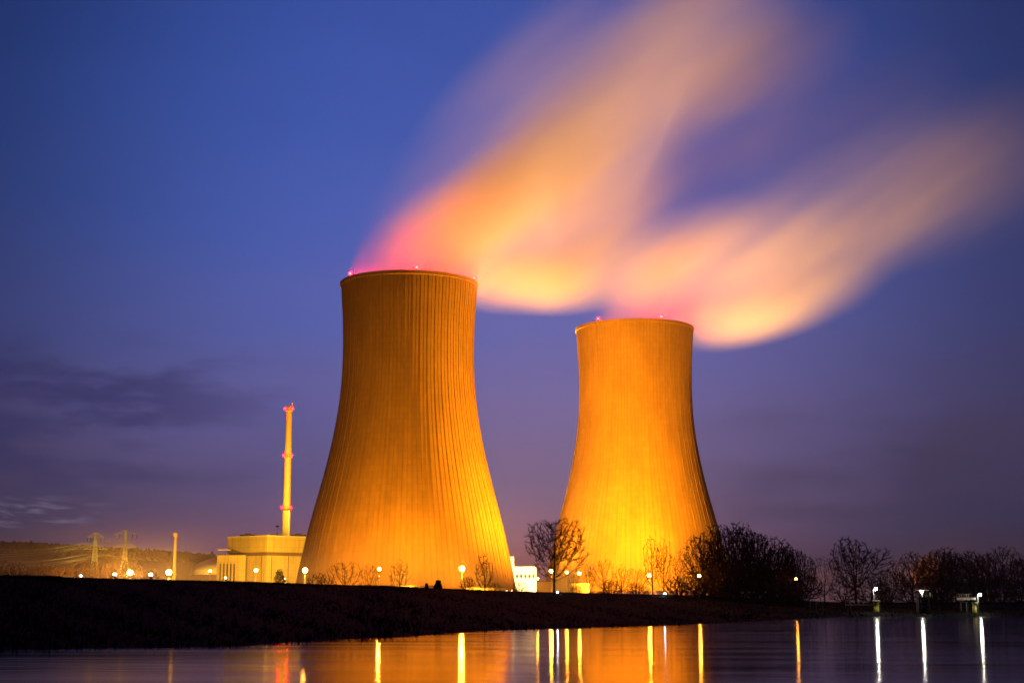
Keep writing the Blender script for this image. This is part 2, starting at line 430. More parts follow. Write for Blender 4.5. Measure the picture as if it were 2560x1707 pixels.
for px, py, D, wt, r, kind, lab in [
    (202, 1439, 420, 1.5e3, .35, 'warm', 'tiny warm lamp low on the embankment left of the orange shrubs'),
    (287, 1435, 430, 5e3, .55, 'white', 'small white lamp left of the first bright orange lamp'),
    (377, 1436, 430, 6e3, .60, 'white', 'bluish white lamp standing between the two bright orange lamps'),
    (564, 1444, 600, 4e3, .5, 'white', 'small white lamp at the foot of the reactor building\'s low wing'),
    (712, 1447, 560, 1.5e3, .35, 'warm', 'tiny lamp right of the round bush before the reactor building'),
    (1394, 1480, 402, 1.2e3, .28, 'white', 'low white lamp at the foot of the big riverside tree'),
    (1662, 1483, 425, 1.5e3, .35, 'white', 'low white globe lamp at the foot of the twin poplars'),
]:
    lamp(px, py, D, lab, wt, r, kind, 'small pale lamps of the plant')
# start points of the spot beams added to some of those masts
L = {k: v.location.copy() + Vector((0, 0, 13)) for k, v in lamps.items()}
T1 = Vector((GX1, D1, 0)); T2 = Vector((GX2, D2, 0))
# unseen floodlights read off the lit shells; those labelled added only brighten their targets
def floodlight(x, y, target, watts, size, label, c=SOD, z=4.5):
    root = thing('floodlight', (x, y, z), label, 'floodlight', 'yard floodlights between the towers')
    mb = MB(); mb.tube((0, 0, -.3), (0, 0, 3.2), .14, n=8); mb.box((-.6, -.6, -.2), (.6, .6, .15)); mb.build('post', M['steel'], root)
    mb = MB(); mb.box((-.9, -.5, 3.2), (.9, .5, 4.0)); mb.build('lamp_housing', M['dark'], root)
    spot(root, Vector((x, y, z + 5.0)), target, watts, size, 1.0, c)
    return root
yx = P(1330, 1440, 770).x
floodlight(48, 688, (GX1 + 34, D1, 100), 2.3e6, 105, 'yard floodlight aimed at the right limb of the nearer tower')
floodlight(6, 806, (GX2 - 38, D2, 100), 4.2e6, 110, 'yard floodlight aimed at the left limb of the farther tower')
WARM = (1.0, .47, .14)
floodlight(GX1 + 10, 1080, (GX1 + 130, D1, 250), 25e6, 75, 'added unseen floodlight behind the nearer tower, brightening its steam', WARM)  # unseen lights added behind both towers for an even glow in the steam
floodlight(GX2 + 10, 1180, (GX2 + 90, D2, 220), 14e6, 80, 'added unseen floodlight behind the farther tower, brightening its steam', WARM)
for dx, w_, lab in ((-30, .12e6, 'yard floodlight at the left front foot of the nearer tower'), (6, .17e6, 'yard floodlight at the middle front foot of the nearer tower'), (36, .15e6, 'yard floodlight at the right front foot of the nearer tower')):
    y_ = D1 - 92 + abs(dx) * .45
    floodlight(GX1 + dx, y_, (GX1 + dx * .8, D1 - 45, 30), w_, 125, lab)
for dx, w_, lab in ((-26, .48e6, 'yard floodlight at the left front foot of the farther tower'), (14, .38e6, 'yard floodlight at the right front foot of the farther tower')):
    floodlight(GX2 + dx, D2 - 100 + abs(dx) * .4, (GX2 + dx * .8, D2 - 45, 32), w_, 125, lab)
floodlight(GX1 + 8, D1 - 150, (GX1, D1 - 30, 70), .20e6, 70, 'added unseen fill floodlight farther in front of the nearer tower')  # unseen fill lights added to even out the tower fronts
floodlight(GX2 - 20, D2 - 150, (GX2, D2 - 30, 85), 2.3e6, 65, 'added unseen fill floodlight farther in front of the farther tower')
floodlight(P(735, 1450, 785).x, 785, P(715, 1370, 845), .34e6, 100, 'added unseen floodlight before the right face of the reactor building', (1.0, .50, .04))  # unseen lights added to brighten the reactor building's faces
floodlight(P(600, 1450, 790).x, 790, P(600, 1380, 850), .14e6, 110, 'added unseen floodlight before the left face of the reactor building', (1.0, .46, .03))
floodlight(P(1318, 1450, 762).x, 762, P(1305, 1440, 786), .20e6, 120, 'added unseen floodlight before the white annex', (1.0, .62, .25))  # unseen light added to make the annex dazzle
floodlight(P(690, 1450, 856).x, 856, P(721, 1190, 905), .42e6, 95, 'added floodlight on the roof of the reactor building, brightening the vent stack', (1.0, .52, .05), 41.3)  # invented roof fixture that brightens the vent stack
floodlight(P(505, 1450, 840).x, 840, P(530, 1415, 865), .05e6, 110, 'added unseen floodlight before the low dome', (1.0, .50, .05))  # added only to bring the dome out of the dark
floodlight(P(225, 1450, 965).x, 965, P(235, 1375, 1000), .16e6, 110, 'added unseen floodlight at the foot of the left-hand pylon', (1.0, .62, .10))  # unseen lights added at the pylon feet to brighten the lattice
floodlight(P(318, 1450, 1085).x, 1085, P(310, 1375, 1120), .16e6, 110, 'added unseen floodlight at the foot of the right-hand pylon', (1.0, .55, .08))
spot(lamps['a'], L['a'] + Vector((-1, 0, 0)), P(225, 1425, 484), .30e6, 70)  # extra beam added to this lamp to brighten the shrubs
spot(lamps['b'], L['b'] + Vector((0, .5, 0)), P(436, 1380, 500), .10e6, 80, c=(1.0, .5, .08))  # extra beam added to this lamp to brighten the short stack
floodlight(P(2205, 1450, 468).x, 468, P(2420, 1410, 472), .12e6, 64, 'added floodlight hidden behind the right-hand tree row to tint its crowns orange')  # lights added out of sight for the orange glow in the trees
floodlight(P(2005, 1450, 462).x, 462, P(2180, 1420, 466), .05e6, 64, 'added floodlight hidden behind the right end of the dark clump')

# ------------------------------------------------------------------ reactor building, annexes
def reactor():
    Dc = 835
    c0 = P(665, 1450, Dc); zt = P(665, 1337, Dc).z; zb = P(665, 1383, Dc).z; g0 = 4.2
    lft = P(566, 1450, Dc + 22); rgt = P(775, 1450, Dc + 20)
    v = Vector((c0.x, c0.y))
    foot = [(c0.x, c0.y), (rgt.x, rgt.y), (rgt.x - 6, rgt.y + 34), (lft.x + 2, lft.y + 34), (lft.x, lft.y)]
    foot.reverse(); foot = foot[::-1]
    def inset(f, d):
        cx = sum(p[0] for p in f) / len(f); cy_ = sum(p[1] for p in f) / len(f)
        return [(cx + (p[0] - cx) * (1 - d), cy_ + (p[1] - cy_) * (1 - d)) for p in f]
    root = thing('reactor_building', (0, 0, 0), 'yellow floodlit block-shaped reactor building with a dark band, left of the nearer tower', 'building')
    mb = MB(); mb.prism(inset(foot, .02), g0 - 1, zb - 1.0); mb.build('wall', M['panel'], root)
    mb = MB(); mb.prism(inset(foot, .035), zb - 1.0, zb + .9); mb.build('dark_band', M['band'], root)
    mb = MB(); mb.prism(foot, zb + .9, zt - .5); up = mb.build('upper_wall', M['panel'], root)
    mb = MB(); mb.prism(inset(foot, -.006), zt - .5, zt); rf = mb.build('roof', M['white'], root)
    for px, wv, hv in ((618, 4.2, 1.2), (683, 5, 1.0), (744, 4.5, 1.1)):
        q = P(px, 1400, Dc + 22)
        mb = MB(); mb.box((q.x - wv, q.y - 2, zt - .02), (q.x + wv, q.y + 2, zt + hv)); mb.box((q.x - wv * .4, q.y - 1.4, zt + hv), (q.x + wv * .4, q.y + 1.4, zt + hv + .6)); mb.build('roof_vent', M['dark'], rf)
    # low wing
    a = P(541, 1450, Dc + 8); b = P(566, 1450, Dc + 8); zw = P(541, 1387, Dc + 8).z
    mb = MB(); mb.box((a.x, Dc + 8, g0 - 1), (b.x + 10, Dc + 40, zw)); wing = mb.build('low_wing', M['panel'], root)
    for k in range(5):
        x = a.x + 1.5 + k * 1.9
        mb = MB(); mb.box((x, Dc + 7.9, 8), (x + .9, Dc + 8.05, 24)); mb.build('window', M['glass'], wing)
    mb = MB(); z = P(541, 1374, Dc + 15).z; mb.box((P(545, 1374, Dc + 15).x, Dc + 14.6, z - .25), (lft.x + 3, Dc + 15.4, z + .25))
    mb.build('gangway', M['white'], root)
    mb = MB(); cn = Vector((sum(f[0] for f in foot) / 5, sum(f[1] for f in foot) / 5))
    rp = [Vector((*(cn + (Vector(f) - cn) * .97), zt)) for f in foot]
    for i_ in range(5):
        a_, b_ = rp[i_], rp[(i_ + 1) % 5]
        for zz in (.6, 1.15): mb.tube(a_ + Vector((0, 0, zz)), b_ + Vector((0, 0, zz)), .05, n=4)
        n_ = max(2, int((b_ - a_).length / 2.5))
        for q_ in range(n_): c_ = a_.lerp(b_, q_ / n_); mb.tube(c_, c_ + Vector((0, 0, 1.15)), .05, n=4)
    mb.build('railing', M['steel'], rf)
    for t_ in (.12, .5, .86):
        p_ = cn + (Vector(foot[0]).lerp(Vector(foot[1]), t_) - cn) * .985; q_ = cn + (Vector(foot[0]).lerp(Vector(foot[-1]), t_) - cn) * .985
        for w_ in (p_, q_):
            mb = MB(); mb.tube((w_.x, w_.y - .25, g0), (w_.x, w_.y - .25, zb - 1.2), .22, n=8); mb.build('downpipe', M['band'], root)
    # dark louvres low on the front
    for k in range(4):
        t0 = .12 + k * .2
        p = Vector(foot[0]).lerp(Vector(foot[-1]), t0); q = Vector(foot[0]).lerp(Vector(foot[-1]), t0 + .08)
        n = Vector((-(q - p).y, (q - p).x)).normalized()
        if n.y > 0: n = -n
        cn = Vector((sum(f[0] for f in foot) / 5, sum(f[1] for f in foot) / 5))
        p = cn + (p - cn) * .98; q = cn + (q - cn) * .98
        mb = MB(); mb.prism([tuple(p + n * .15), tuple(q + n * .15), tuple(q - n * .1), tuple(p - n * .1)], 8, 13); mb.build('louvre', M['band'], root)
reactor()

def dome():
    D = 880; c = P(562, 1440, D); r = 84 * mpp(1430, D); zb = P(562, 1433, D).z; h = P(562, 1393, D).z - zb
    root = thing('domed_hall', (c.x, D, 4.2), 'pale low dome beside the left wing of the reactor building', 'building')
    mb = MB(); mb.lathe([(r * math.cos(t), zb - 4.2 + h * math.sin(t)) for t in [math.pi / 2 * i / 12 for i in range(12)]] + [(.1, zb - 4.2 + h)], 48); mb.build('roof', M['white'], root)
    mb = MB(); mb.lathe([(r * .93, -1), (r * .93, zb - 4.3)], 48); mb.build('wall', M['band'], root)
    mb = MB(); mb.lathe([(r * 1.0, zb - 5.0), (r * 1.03, zb - 4.9), (r * 1.03, zb - 4.3), (r * 1.0, zb - 4.25)], 48); mb.build('eaves', M['white'], root)
dome()

def stack():
    D = 905; zs = [P(718, y, D).z for y in (1450, 1275, 1145, 1020)]
    x = P(720, 1150, D).x; s = mpp(1150, D)
    root = thing('vent_stack', (x, D, 4.2), 'tall slim vent stack with three rings of red lights, rising behind the reactor building', 'chimney')
    g0 = 4.2; top = P(720, 1016, D).z
    mb = MB(); mb.lathe([(10.6 * s, -1), (9.8 * s, zs[1] - g0 - .5), (9.2 * s, zs[1] - g0), (8.3 * s, zs[2] - g0), (7.2 * s, top - g0 - 2.2), (7.0 * s, top - g0 - 1.2), (7.0 * s, top - g0)], 28)
    mb.build('shaft', M['stack'], root)
    mb = MB(); mb.tube((1.9, -2.3, 0), (1.7, -2.0, zs[1] - g0), .6, .6, 10); mb.build('duct', M['white'], root)
    mb = MB(); mb.tube((1.6, .5, top - g0 - 1), (1.6, .5, top - g0 + 2.3), .35, .35, 8); mb.build('flue', M['white'], root)
    for i, (y, rr) in enumerate(((1273, 9.5), (1143, 8.3), (1026, 7.2))):
        z = P(720, y, D).z - g0; rr *= s
        mb = MB(); mb.lathe([(rr, z - .5), (rr + .55, z - .3), (rr + .55, z + .1), (rr - .6, z + .1)], 24, smooth=False)
        for k in range(16):
            a = 2 * math.pi * k / 16; mb.tube(((rr + .5) * math.cos(a), (rr + .5) * math.sin(a), z), ((rr + .5) * math.cos(a), (rr + .5) * math.sin(a), z + 1.2), .05, n=4)
        mb.lathe([(rr + .46, z + 1.15), (rr + .54, z + 1.15), (rr + .54, z + 1.25), (rr + .46, z + 1.25)], 24, cap=False)
        pf = mb.build('platform', M['redpaint'] if i == 0 else M['stack'], root)
        for a in (-2.5, -.65):
            q = ((rr + .9) * math.cos(a), (rr + .9) * math.sin(a), z + 1.0)
            mb = MB(); mb.ball(q, .62, 10, 6); mb.build('warning_light', RL2, pf)
RL2 = emit('red_stack_beacon', (1.0, .0008, .0007), 420.0)
stack()

def small_stack():
    D = 500; q = P(435, 1440, D); zt = P(435, 1331, D).z
    root = thing('vent_pipe', (q.x, D, 4.2), 'short pale stack with a flared head, right of the two pylons', 'chimney')
    h = zt - 4.2
    mb = MB(); mb.lathe([(.62, -1), (.52, h * .6), (.46, h - 1.6)], 16); mb.build('shaft', M['stack'], root)
    mb = MB(); mb.lathe([(.46, h - 1.6), (.80, h - 1.1), (.84, h - .6), (.62, h)], 16); mb.build('head', M['stack'], root)
small_stack()

def annex():
    D = 785
    root = thing('annex_building', (0, 0, 0), 'dazzling white floodlit annex with a taller block, at the right foot of the nearer tower', 'building')
    a = P(1279, 1440, D); b = P(1341, 1440, D); z = P(1300, 1418, D).z
    mb = MB(); mb.box((a.x, D, 3.5), (b.x, D + 22, z)); wl = mb.build('wall', M['white'], root)
    mb = MB(); mb.box((a.x - .3, D - .3, z), (b.x + .3, D + 22.3, z + .5)); mb.build('roof', M['white'], root)
    a2 = P(1264, 1440, D + 6); b2 = P(1285, 1440, D + 6); z2 = P(1275, 1392, D + 6).z
    mb = MB(); mb.box((a2.x, D - 3, 3.5), (b2.x, D + 10, z2)); mb.build('tall_block', M['white'], root)
    for k in range(5):
        x = a.x + 2.2 + k * 2.1
        mb = MB(); mb.box((x, D - .12, z - 5.2), (x + 1.2, D + .05, z - 3.6)); mb.build('window', M['glass'], wl)
    # two lower sheds
    for px0, px1, py, DD, lab in ((1345, 1392, 1452, 760, 'low orange lit shed behind the trunk of the big riverside tree'), (1425, 1475, 1456, 770, 'low orange lit shed with a shallow roof right of the big riverside tree'),
                                  (950, 1092, 1463, 640, 'long low dark wall at the foot of the nearer tower'),
                                  (1165, 1262, 1467, 660, 'low flat shed at the right foot of the nearer tower')):
        p = P(px0, 1450, DD); q = P(px1, 1450, DD); zt = P(px0, py, DD).z
        r2 = thing('shed' if 'shed' in lab else 'boundary_wall', ((p.x + q.x) / 2, DD, 4.2), lab, 'shed' if 'shed' in lab else 'wall')
        hw = (q.x - p.x) / 2; dp = 9 if 'shed' in lab else .4; h = zt - 4.2
        mb = MB(); mb.box((-hw, 0, -.5), (hw, dp, h - .3)); mb.build('wall', M['plaster'] if 'shed' in lab else M['dark'], r2)
        mb = MB(); mb.box((-hw - .3, -.3, h - .3), (hw + .3, dp + .3, h)); mb.build('roof' if 'shed' in lab else 'coping', M['dark'], r2)
annex()

# ------------------------------------------------------------------ pylons and power lines
def pylon(px, D, ytop, arms, label):
    q = P(px, 1440, D); zt = P(px, ytop, D).z; h = zt - 4.2
    root = thing('electricity_pylon', (q.x, D, 4.2), label, 'pylon', 'electricity pylons')
    mb = MB()
    def hw(z): return interp(z, [0, h * .62, h], [4.6, 1.3, .5])
    zz = [h * t for t in (0, .16, .3, .43, .54, .64, .73, .82, .91, 1.0)]
    for i in range(len(zz) - 1):
        a, b = hw(zz[i]), hw(zz[i + 1])
        c0 = [Vector((sx * a, sy * a, zz[i])) for sx, sy in ((-1, -1), (1, -1), (1, 1), (-1, 1))]
        c1 = [Vector((sx * b, sy * b, zz[i + 1])) for sx, sy in ((-1, -1), (1, -1), (1, 1), (-1, 1))]
        for k in range(4):
            mb.tube(c0[k], c1[k], .24, n=4)
            mb.tube(c0[k], c1[(k + 1) % 4], .14, n=4); mb.tube(c0[(k + 1) % 4], c1[k], .14, n=4)
            mb.tube(c1[k], c1[(k + 1) % 4], .12, n=4)
    mb.build('mast', M['steel'], root)
    tips = []
    for y, half in arms:
        z = P(px, y, D).z - 4.2; a = half * mpp(y, D); w_ = hw(z)
        for s in (-1, 1):
            mb = MB(); tip = Vector((s * a, 0, z))
            for sy in (-1, 1):
                mb.tube((s * w_, sy * w_, z + .3), tip, .18, n=4); mb.tube((s * hw(z + 3), sy * hw(z + 3), z + 3), tip, .18, n=4)
                for t in (.3, .6): mb.tube(Vector((s * w_, sy * w_, z + .3)).lerp(tip, t), Vector((s * w_, sy * w_, z + 3)).lerp(tip, t), .12, n=4)
            mb.build('crossarm', M['steel'], root)
            for t in (.55, 1.0):
                m2 = Vector((s * (w_ + (a - w_) * t), 0, z))
                mb = MB(); mb.tube(m2, m2 - Vector((0, 0, 3)), .3, .3, 6); mb.build('insulator', M['dark'], root)
                tips.append(Vector((q.x, D, 4.2)) + m2 - Vector((0, 0, 3)))
    return tips
tp1 = pylon(235, 1000, 1333, ((1343, 21), (1373, 31)), 'left-hand lattice pylon with two wide crossarms, before the dark hills')
tp2 = pylon(310, 1120, 1325, ((1335, 28), (1368, 32)), 'right-hand lattice pylon rising above the bright orange lamp')
def cable(a, b, sag, label):
    mb = MB(); pts = []
    for i in range(25):
        t = i / 24; p = a.lerp(b, t); p.z -= 4 * sag * t * (1 - t); pts.append(p)
    for i in range(24): mb.tube(pts[i], pts[i + 1], .13, n=4)
    tag(mb.build('power_cable', M['steel']), label, 'cable', 'power cables of the pylons')
for i, tip in enumerate(tp1):
    far = P(-160, 1375 + 10 * (i % 4) + (5 if i > 3 else -22), 900)
    cable(far, tip, 5, 'thin power cable running left over the hills from the left-hand pylon')
for i, tip in enumerate(tp1):
    cable(tip, tp2[i], 2.5, 'thin power cable sagging between the two lattice pylons')

# ------------------------------------------------------------------ trees
import numpy as np
def grow(seed, n_attr=700, z0=.2, rx=.42, zc=.6, rz=.4, step=.022, dk=.045, lean=.02, twigs=2, up=.12, box=0.0, stems=1, tip=.0013, twl=.04, low=-1.0):
    """unit-height bare tree grown towards points scattered through its crown"""
    rnd = random.Random(seed); rg = np.random.default_rng(seed)
    lob = [(rg.normal(size=3), rg.uniform(4, 8), rg.uniform(0, 6)) for _ in range(3)]
    A = []
    while len(A) < n_attr:
        p = rg.uniform(-1, 1, 3); r = np.linalg.norm(p)
        if r > 1 or p[2] < low: continue
        lim = .80 + sum(.10 * math.sin(float(v @ p) * f * .4 + o) for v, f, o in lob)
        if r > lim or rg.random() > .55 + .45 * r: continue
        A.append((p[0] * rx, p[1] * rx, zc + p[2] * rz))
    A = np.array(A)
    nodes = []; par = []
    for k in range(stems):
        ang = 6.28 * k / stems + rnd.random(); sp = .035 * (stems > 1)
        p = Vector((math.cos(ang) * sp, math.sin(ang) * sp, 0)); par.append(-1); nodes.append(p.copy())
        d = Vector((math.cos(ang) * .25 * (stems > 1) + rnd.gauss(0, lean), math.sin(ang) * .25 * (stems > 1) + rnd.gauss(0, lean), 1)).normalized()
        while p.z < z0:
            p = p + (d + Vector((rnd.gauss(0, .05), rnd.gauss(0, .05), 0))).normalized() * step; nodes.append(p.copy()); par.append(len(nodes) - 2)
    NP = np.array([tuple(v) for v in nodes]); alive = np.ones(len(A), bool)
    dist = np.full(len(A), 9.0); near_ = np.zeros(len(A), int)
    def upd(i0, pts):
        d = np.linalg.norm(A[:, None, :] - pts[None], axis=2); m_ = d.min(1); a_ = d.argmin(1); b = m_ < dist
        dist[b] = m_[b]; near_[b] = a_[b] + i0
    upd(0, NP); seen = set()
    for it in range(110):
        alive &= dist > dk
        if not alive.any(): break
        new = []
        idx = np.where(alive)[0]; acc = {}
        for q in idx:
            acc.setdefault(int(near_[q]), []).append(q)
        for nid, qs in acc.items():
            v = A[qs] - NP[nid]; v = (v / np.linalg.norm(v, axis=1)[:, None]).sum(0)
            v = v / (np.linalg.norm(v) + 1e-9) + rg.normal(size=3) * .03 + np.array([0, 0, up]); v /= np.linalg.norm(v)
            key = (nid, tuple(np.round(v, 1)))
            if key in seen: continue
            seen.add(key)
            new.append((nid, NP[nid] + v * step))
        if not new: break
        i0 = len(NP); pts = np.array([p for _, p in new]); NP = np.vstack([NP, pts]); par += [a for a, _ in new]; upd(i0, pts)
        if len(NP) > 6000: break
    n = len(NP); kids = [[] for _ in range(n)]
    for k in range(n):
        if par[k] >= 0: kids[par[k]].append(k)
    rad = np.zeros(n)
    for k in range(n - 1, -1, -1):
        rad[k] = tip if not kids[k] else sum(rad[c] ** 2.35 for c in kids[k]) ** (1 / 2.35)
    zt = NP[:, 2].max(); sc_ = 1 / zt; tk, cr = MB(), MB()
    for k in range(n):
        p = par[k]
        if p < 0: continue
        a = Vector(NP[p]) * sc_; b = Vector(NP[k]) * sc_; r0, r1 = min(rad[p], rad[k] * 1.5), rad[k]
        if rad[k] > tip * 4.2: tk.tube(a, b, r0, r1, 6 if rad[k] > .008 else 4)
        else: cr.tube(a, b, r0, r1, 3)
        if rad[k] < tip * 2.4:
            for _ in range(twigs):
                o = a.lerp(b, rnd.random()); dd = ((b - a).normalized() + Vector((rnd.gauss(0, .38), rnd.gauss(0, .38), rnd.gauss(.18, .3)))).normalized()
                e = o + dd * rnd.uniform(.4, 1.2) * twl
                cr.tube(o, e, tip * .8, tip * .45, 3)
    return tk, cr
PROTO = {}
def proto(kind, **kw):
    tk, cr = grow(**kw)
    root = thing('bare_tree', (0, 0, 0), 'x', 'tree'); tk.build('trunk', M['bark'], root); cr.build('crown', M['twig'], root)
    PROTO[kind] = [root, False]
proto('big', seed=14, n_attr=1300, z0=.22, rx=.47, zc=.60, rz=.42, twigs=8, twl=.06, tip=.0012, dk=.042)
proto('oak', seed=3, n_attr=1500, z0=.16, rx=.60, zc=.56, rz=.46, twigs=8, tip=.0019, low=-.85)
proto('oak2', seed=21, n_attr=1200, z0=.12, rx=.50, zc=.54, rz=.48, twigs=6, tip=.0022, low=-.9)
proto('upright', seed=7, n_attr=420, z0=.10, rx=.26, zc=.56, rz=.46, twigs=3, up=.35, tip=.0022)
proto('upright2', seed=17, n_attr=420, z0=.08, rx=.32, zc=.55, rz=.47, twigs=3, up=.25, tip=.0024, stems=1)
proto('dense', seed=5, n_attr=1800, z0=.06, rx=.50, zc=.50, rz=.52, twigs=6, tip=.0024, stems=3, dk=.032)
proto('dense2', seed=41, n_attr=1700, z0=.08, rx=.46, zc=.50, rz=.52, twigs=6, tip=.0024, stems=1, dk=.032)
proto('small', seed=9, n_attr=650, z0=.10, rx=.46, zc=.56, rz=.46, twigs=2, tip=.0022, stems=1, step=.026, dk=.055, twl=.06)
proto('bush', seed=31, n_attr=520, z0=.05, rx=.60, zc=.42, rz=.58, twigs=4, tip=.0045, stems=5, step=.03, dk=.05, twl=.07, low=-.7)
proto('bush2', seed=32, n_attr=520, z0=.05, rx=.75, zc=.40, rz=.60, twigs=4, tip=.0045, stems=5, step=.03, dk=.05, twl=.07, low=-.7)
rt_ = random.Random(77)
def tree(kind, px, ytop, D, label, wx=1.0, rz=None, group='bare trees along the river bank', cat='tree', name='bare_tree', sink=.25):
    root, used = PROTO[kind]
    o = copy_tree(root) if used else root
    PROTO[kind][1] = True
    b = ground_at(px, D); b.z -= sink; h = P(px, ytop, D).z - b.z
    o.location = b; o.scale = (h * wx, h * wx, h); o.rotation_euler = (0, 0, rt_.uniform(0, 6.28) if rz is None else rz)
    o.name = name
    tag(o, label, cat, group)
    return o
near = 'bare trees at the foot of the nearer tower'
tree('small', 862, 1404, 400, 'spreading bare tree left of the slim lamp, before the nearer tower', 1.25, group=near)
tree('small', 985, 1412, 380, 'low bare sapling at the slim lamp before the nearer tower', .8, group=near).location.x = P(925, 1450, 380).x
tree('upright2', 998, 1398, 390, 'upright round-headed bare tree right of the slim lamp', 1.0, group=near)
tree('upright', 1212, 1384, 420, 'tall bare tree before the right foot of the nearer tower', 1.1, group=near)
tree('bush', 800, 1432, 330, 'low orange lit bare shrub right of the lamp at the nearer tower\'s left foot', 1.2, group='bare shrubs on the embankment', cat='shrub', name='bare_shrub')
tree('bush', 1168, 1440, 365, 'tangled bare shrub under the large lamp left of the tall bare tree', 1.2, group='bare shrubs on the embankment', cat='shrub', name='bare_shrub')
tree('bush', 1235, 1455, 380, 'low bare shrub left of the white annex', 1.3, group='bare shrubs on the embankment', cat='shrub', name='bare_shrub')
tree('bush', 1300, 1452, 400, 'bare shrub before the white floodlit annex', 1.2, group='bare shrubs on the embankment', cat='shrub', name='bare_shrub')
tree('big', 1385, 1297, 388, 'big wide bare tree standing alone between the two cooling towers', 1.0, rz=2.2)
mid = 'bare trees before the farther tower'
tree('small', 1432, 1432, 410, 'small thin bare tree right of the big riverside tree', .9, group=mid)
tree('upright2', 1474, 1405, 420, 'first slim bare tree right of the paired lamps', .7, group=mid)
tree('small', 1510, 1398, 418, 'dense twiggy tree in the middle of the low row before the farther tower', 1.0, group=mid)
tree('upright2', 1555, 1410, 425, 'squat bare tree left of the twin poplars', 1.0, group=mid)
tree('small', 1590, 1420, 425, 'low bushy tree right against the left poplar', 1.1, group=mid)
tree('upright', 1632, 1340, 425, 'left one of the twin tall bare poplars before the farther tower', .72, rz=.4, group=mid)
tree('upright2', 1660, 1345, 428, 'right one of the twin tall bare poplars before the farther tower', .62, rz=2.0, group=mid)
tree('upright', 1700, 1372, 430, 'thin bare tree between the twin poplars and the dark clump', .8, rz=3.0, group=mid)
for px, y, D, k, wx, lab in [
    (1530, 1448, 405, 'bush', 1.6, 'broad bare shrub under the low tree row before the farther tower'),
    (1590, 1455, 408, 'bush', 1.5, 'dark shrub left of the poplars\' trunks'),
    (1695, 1440, 408, 'bush', 1.4, 'dark shrub just right of the low white globe lamp'),
    (1440, 1462, 405, 'bush', 1.5, 'low shrub below the paired lamps'),
    (1750, 1430, 405, 'bush', 1.3, 'tall dark shrub at the left foot of the dark clump')]:
    tree(k, px, y, D, lab, wx, group='bare shrubs on the embankment', cat='shrub', name='bare_shrub')
clump = 'trees of the dark clump on the bank'
for px, y, D, k, wx, lab in [
    (1762, 1338, 420, 'dense2', .75, 'leftmost tree of the dark clump, its crown over the farther tower\'s right edge'),
    (1810, 1312, 415, 'dense', .80, 'tall rounded tree of the dark clump, left of its highest top'),
    (1842, 1306, 425, 'oak2', .80, 'highest tree of the dark clump'),
    (1880, 1316, 415, 'dense2', .75, 'tree right of the highest top of the dark clump'),
    (1912, 1336, 420, 'dense', .8, 'tree on the right shoulder of the dark clump'),
    (1945, 1368, 415, 'dense', .9, 'low dark tree in the dip at the right of the clump'),
    (1972, 1356, 425, 'upright2', .8, 'reddish tipped tree at the right end of the dark clump'),
    (2000, 1372, 425, 'dense', .7, 'last small tree at the right end of the dark clump')]:
    tree(k, px, y, D, lab, wx, group=clump)
    tree('bush2', px + 6, y + (1510 - y) * .42, D - 12, 'dark undershrub below the ' + lab.split(',')[0].replace('of the dark clump', 'in the clump').replace(' of the clump',''), 1.0, group='undershrubs of the dark clump', cat='shrub', name='bare_shrub')
tree('oak', 2140, 1342, 440, 'wide round-crowned oak alone between the dark clump and the right-hand row', 1.0)
tree('small', 2062, 1392, 460, 'small thin tree left of the wide round oak', .9)
tree('bush', 2110, 1440, 430, 'dark shrub left under the wide round oak', 1.0, group='bare shrubs on the embankment', cat='shrub', name='bare_shrub')
tree('bush', 2175, 1440, 430, 'dark shrub right under the wide round oak', 1.4, group='bare shrubs on the embankment', cat='shrub', name='bare_shrub')
row = 'trees of the right-hand row behind the mooring'
for px, y, D, k, wx, lab in [
    (2225, 1425, 450, 'dense', 1.2, 'low tree filling the gap right of the round oak'),
    (2282, 1378, 460, 'oak', .9, 'first taller tree of the right-hand row, orange tinted'),
    (2335, 1380, 470, 'dense', .85, 'second tree of the right-hand row, above the middle mooring lamp'),
    (2358, 1368, 450, 'dense', .85, 'highest of the trees just right of the middle mooring lamp'),
    (2395, 1378, 455, 'dense2', .85, 'tree of the right-hand row left of the walkway lamp'),
    (2440, 1376, 450, 'dense', .9, 'tree directly behind the right-hand mooring lamp'),
    (2475, 1384, 460, 'dense', .8, 'tree just right of the right-hand mooring lamp'),
    (2512, 1366, 450, 'oak2', .95, 'rounded tall tree second from the right edge'),
    (2555, 1392, 455, 'dense', .9, 'rightmost tree, cut by the picture edge'),
    (2610, 1380, 455, 'dense', .9, 'tree outside the picture just past its right edge')]:
    tree(k, px, y, D, lab, wx, group=row)
    tree('bush', px - 8, y + (1508 - y) * .48, D - 18, 'dark undershrub under the ' + lab.split(',')[0].replace('of the right-hand row', 'in the right row'), 1.0, group='undershrubs of the right-hand row', cat='shrub', name='bare_shrub')
left = 'orange lit shrubs beside the left lamps'
for px, y, D, wx, lab in [
    (196, 1404, 480, 1.3, 'orange lit bare shrub left of the left-hand pylon foot'),
    (232, 1400, 485, 1.3, 'orange lit bare shrub under the left-hand pylon'),
    (262, 1404, 480, 1.2, 'orange lit bare shrub right of the left-hand pylon foot'),
    (310, 1398, 500, 1.2, 'bright orange lit shrub behind the first bright lamp'),
    (350, 1410, 500, 1.3, 'orange lit shrub right behind the first bright lamp'),
    (110, 1408, 470, 1.4, 'dim brown shrub farther left on the embankment'),
    (60, 1412, 470, 1.4, 'dark brown shrub near the left edge'),
    (20, 1402, 470, 1.3, 'dark shrub at the left picture edge'),
    (150, 1414, 475, 1.4, 'dim shrub between the brown and the orange lit ones')]:
    tree('bush', px, y, D, lab, wx, group=left, cat='shrub', name='bare_shrub')

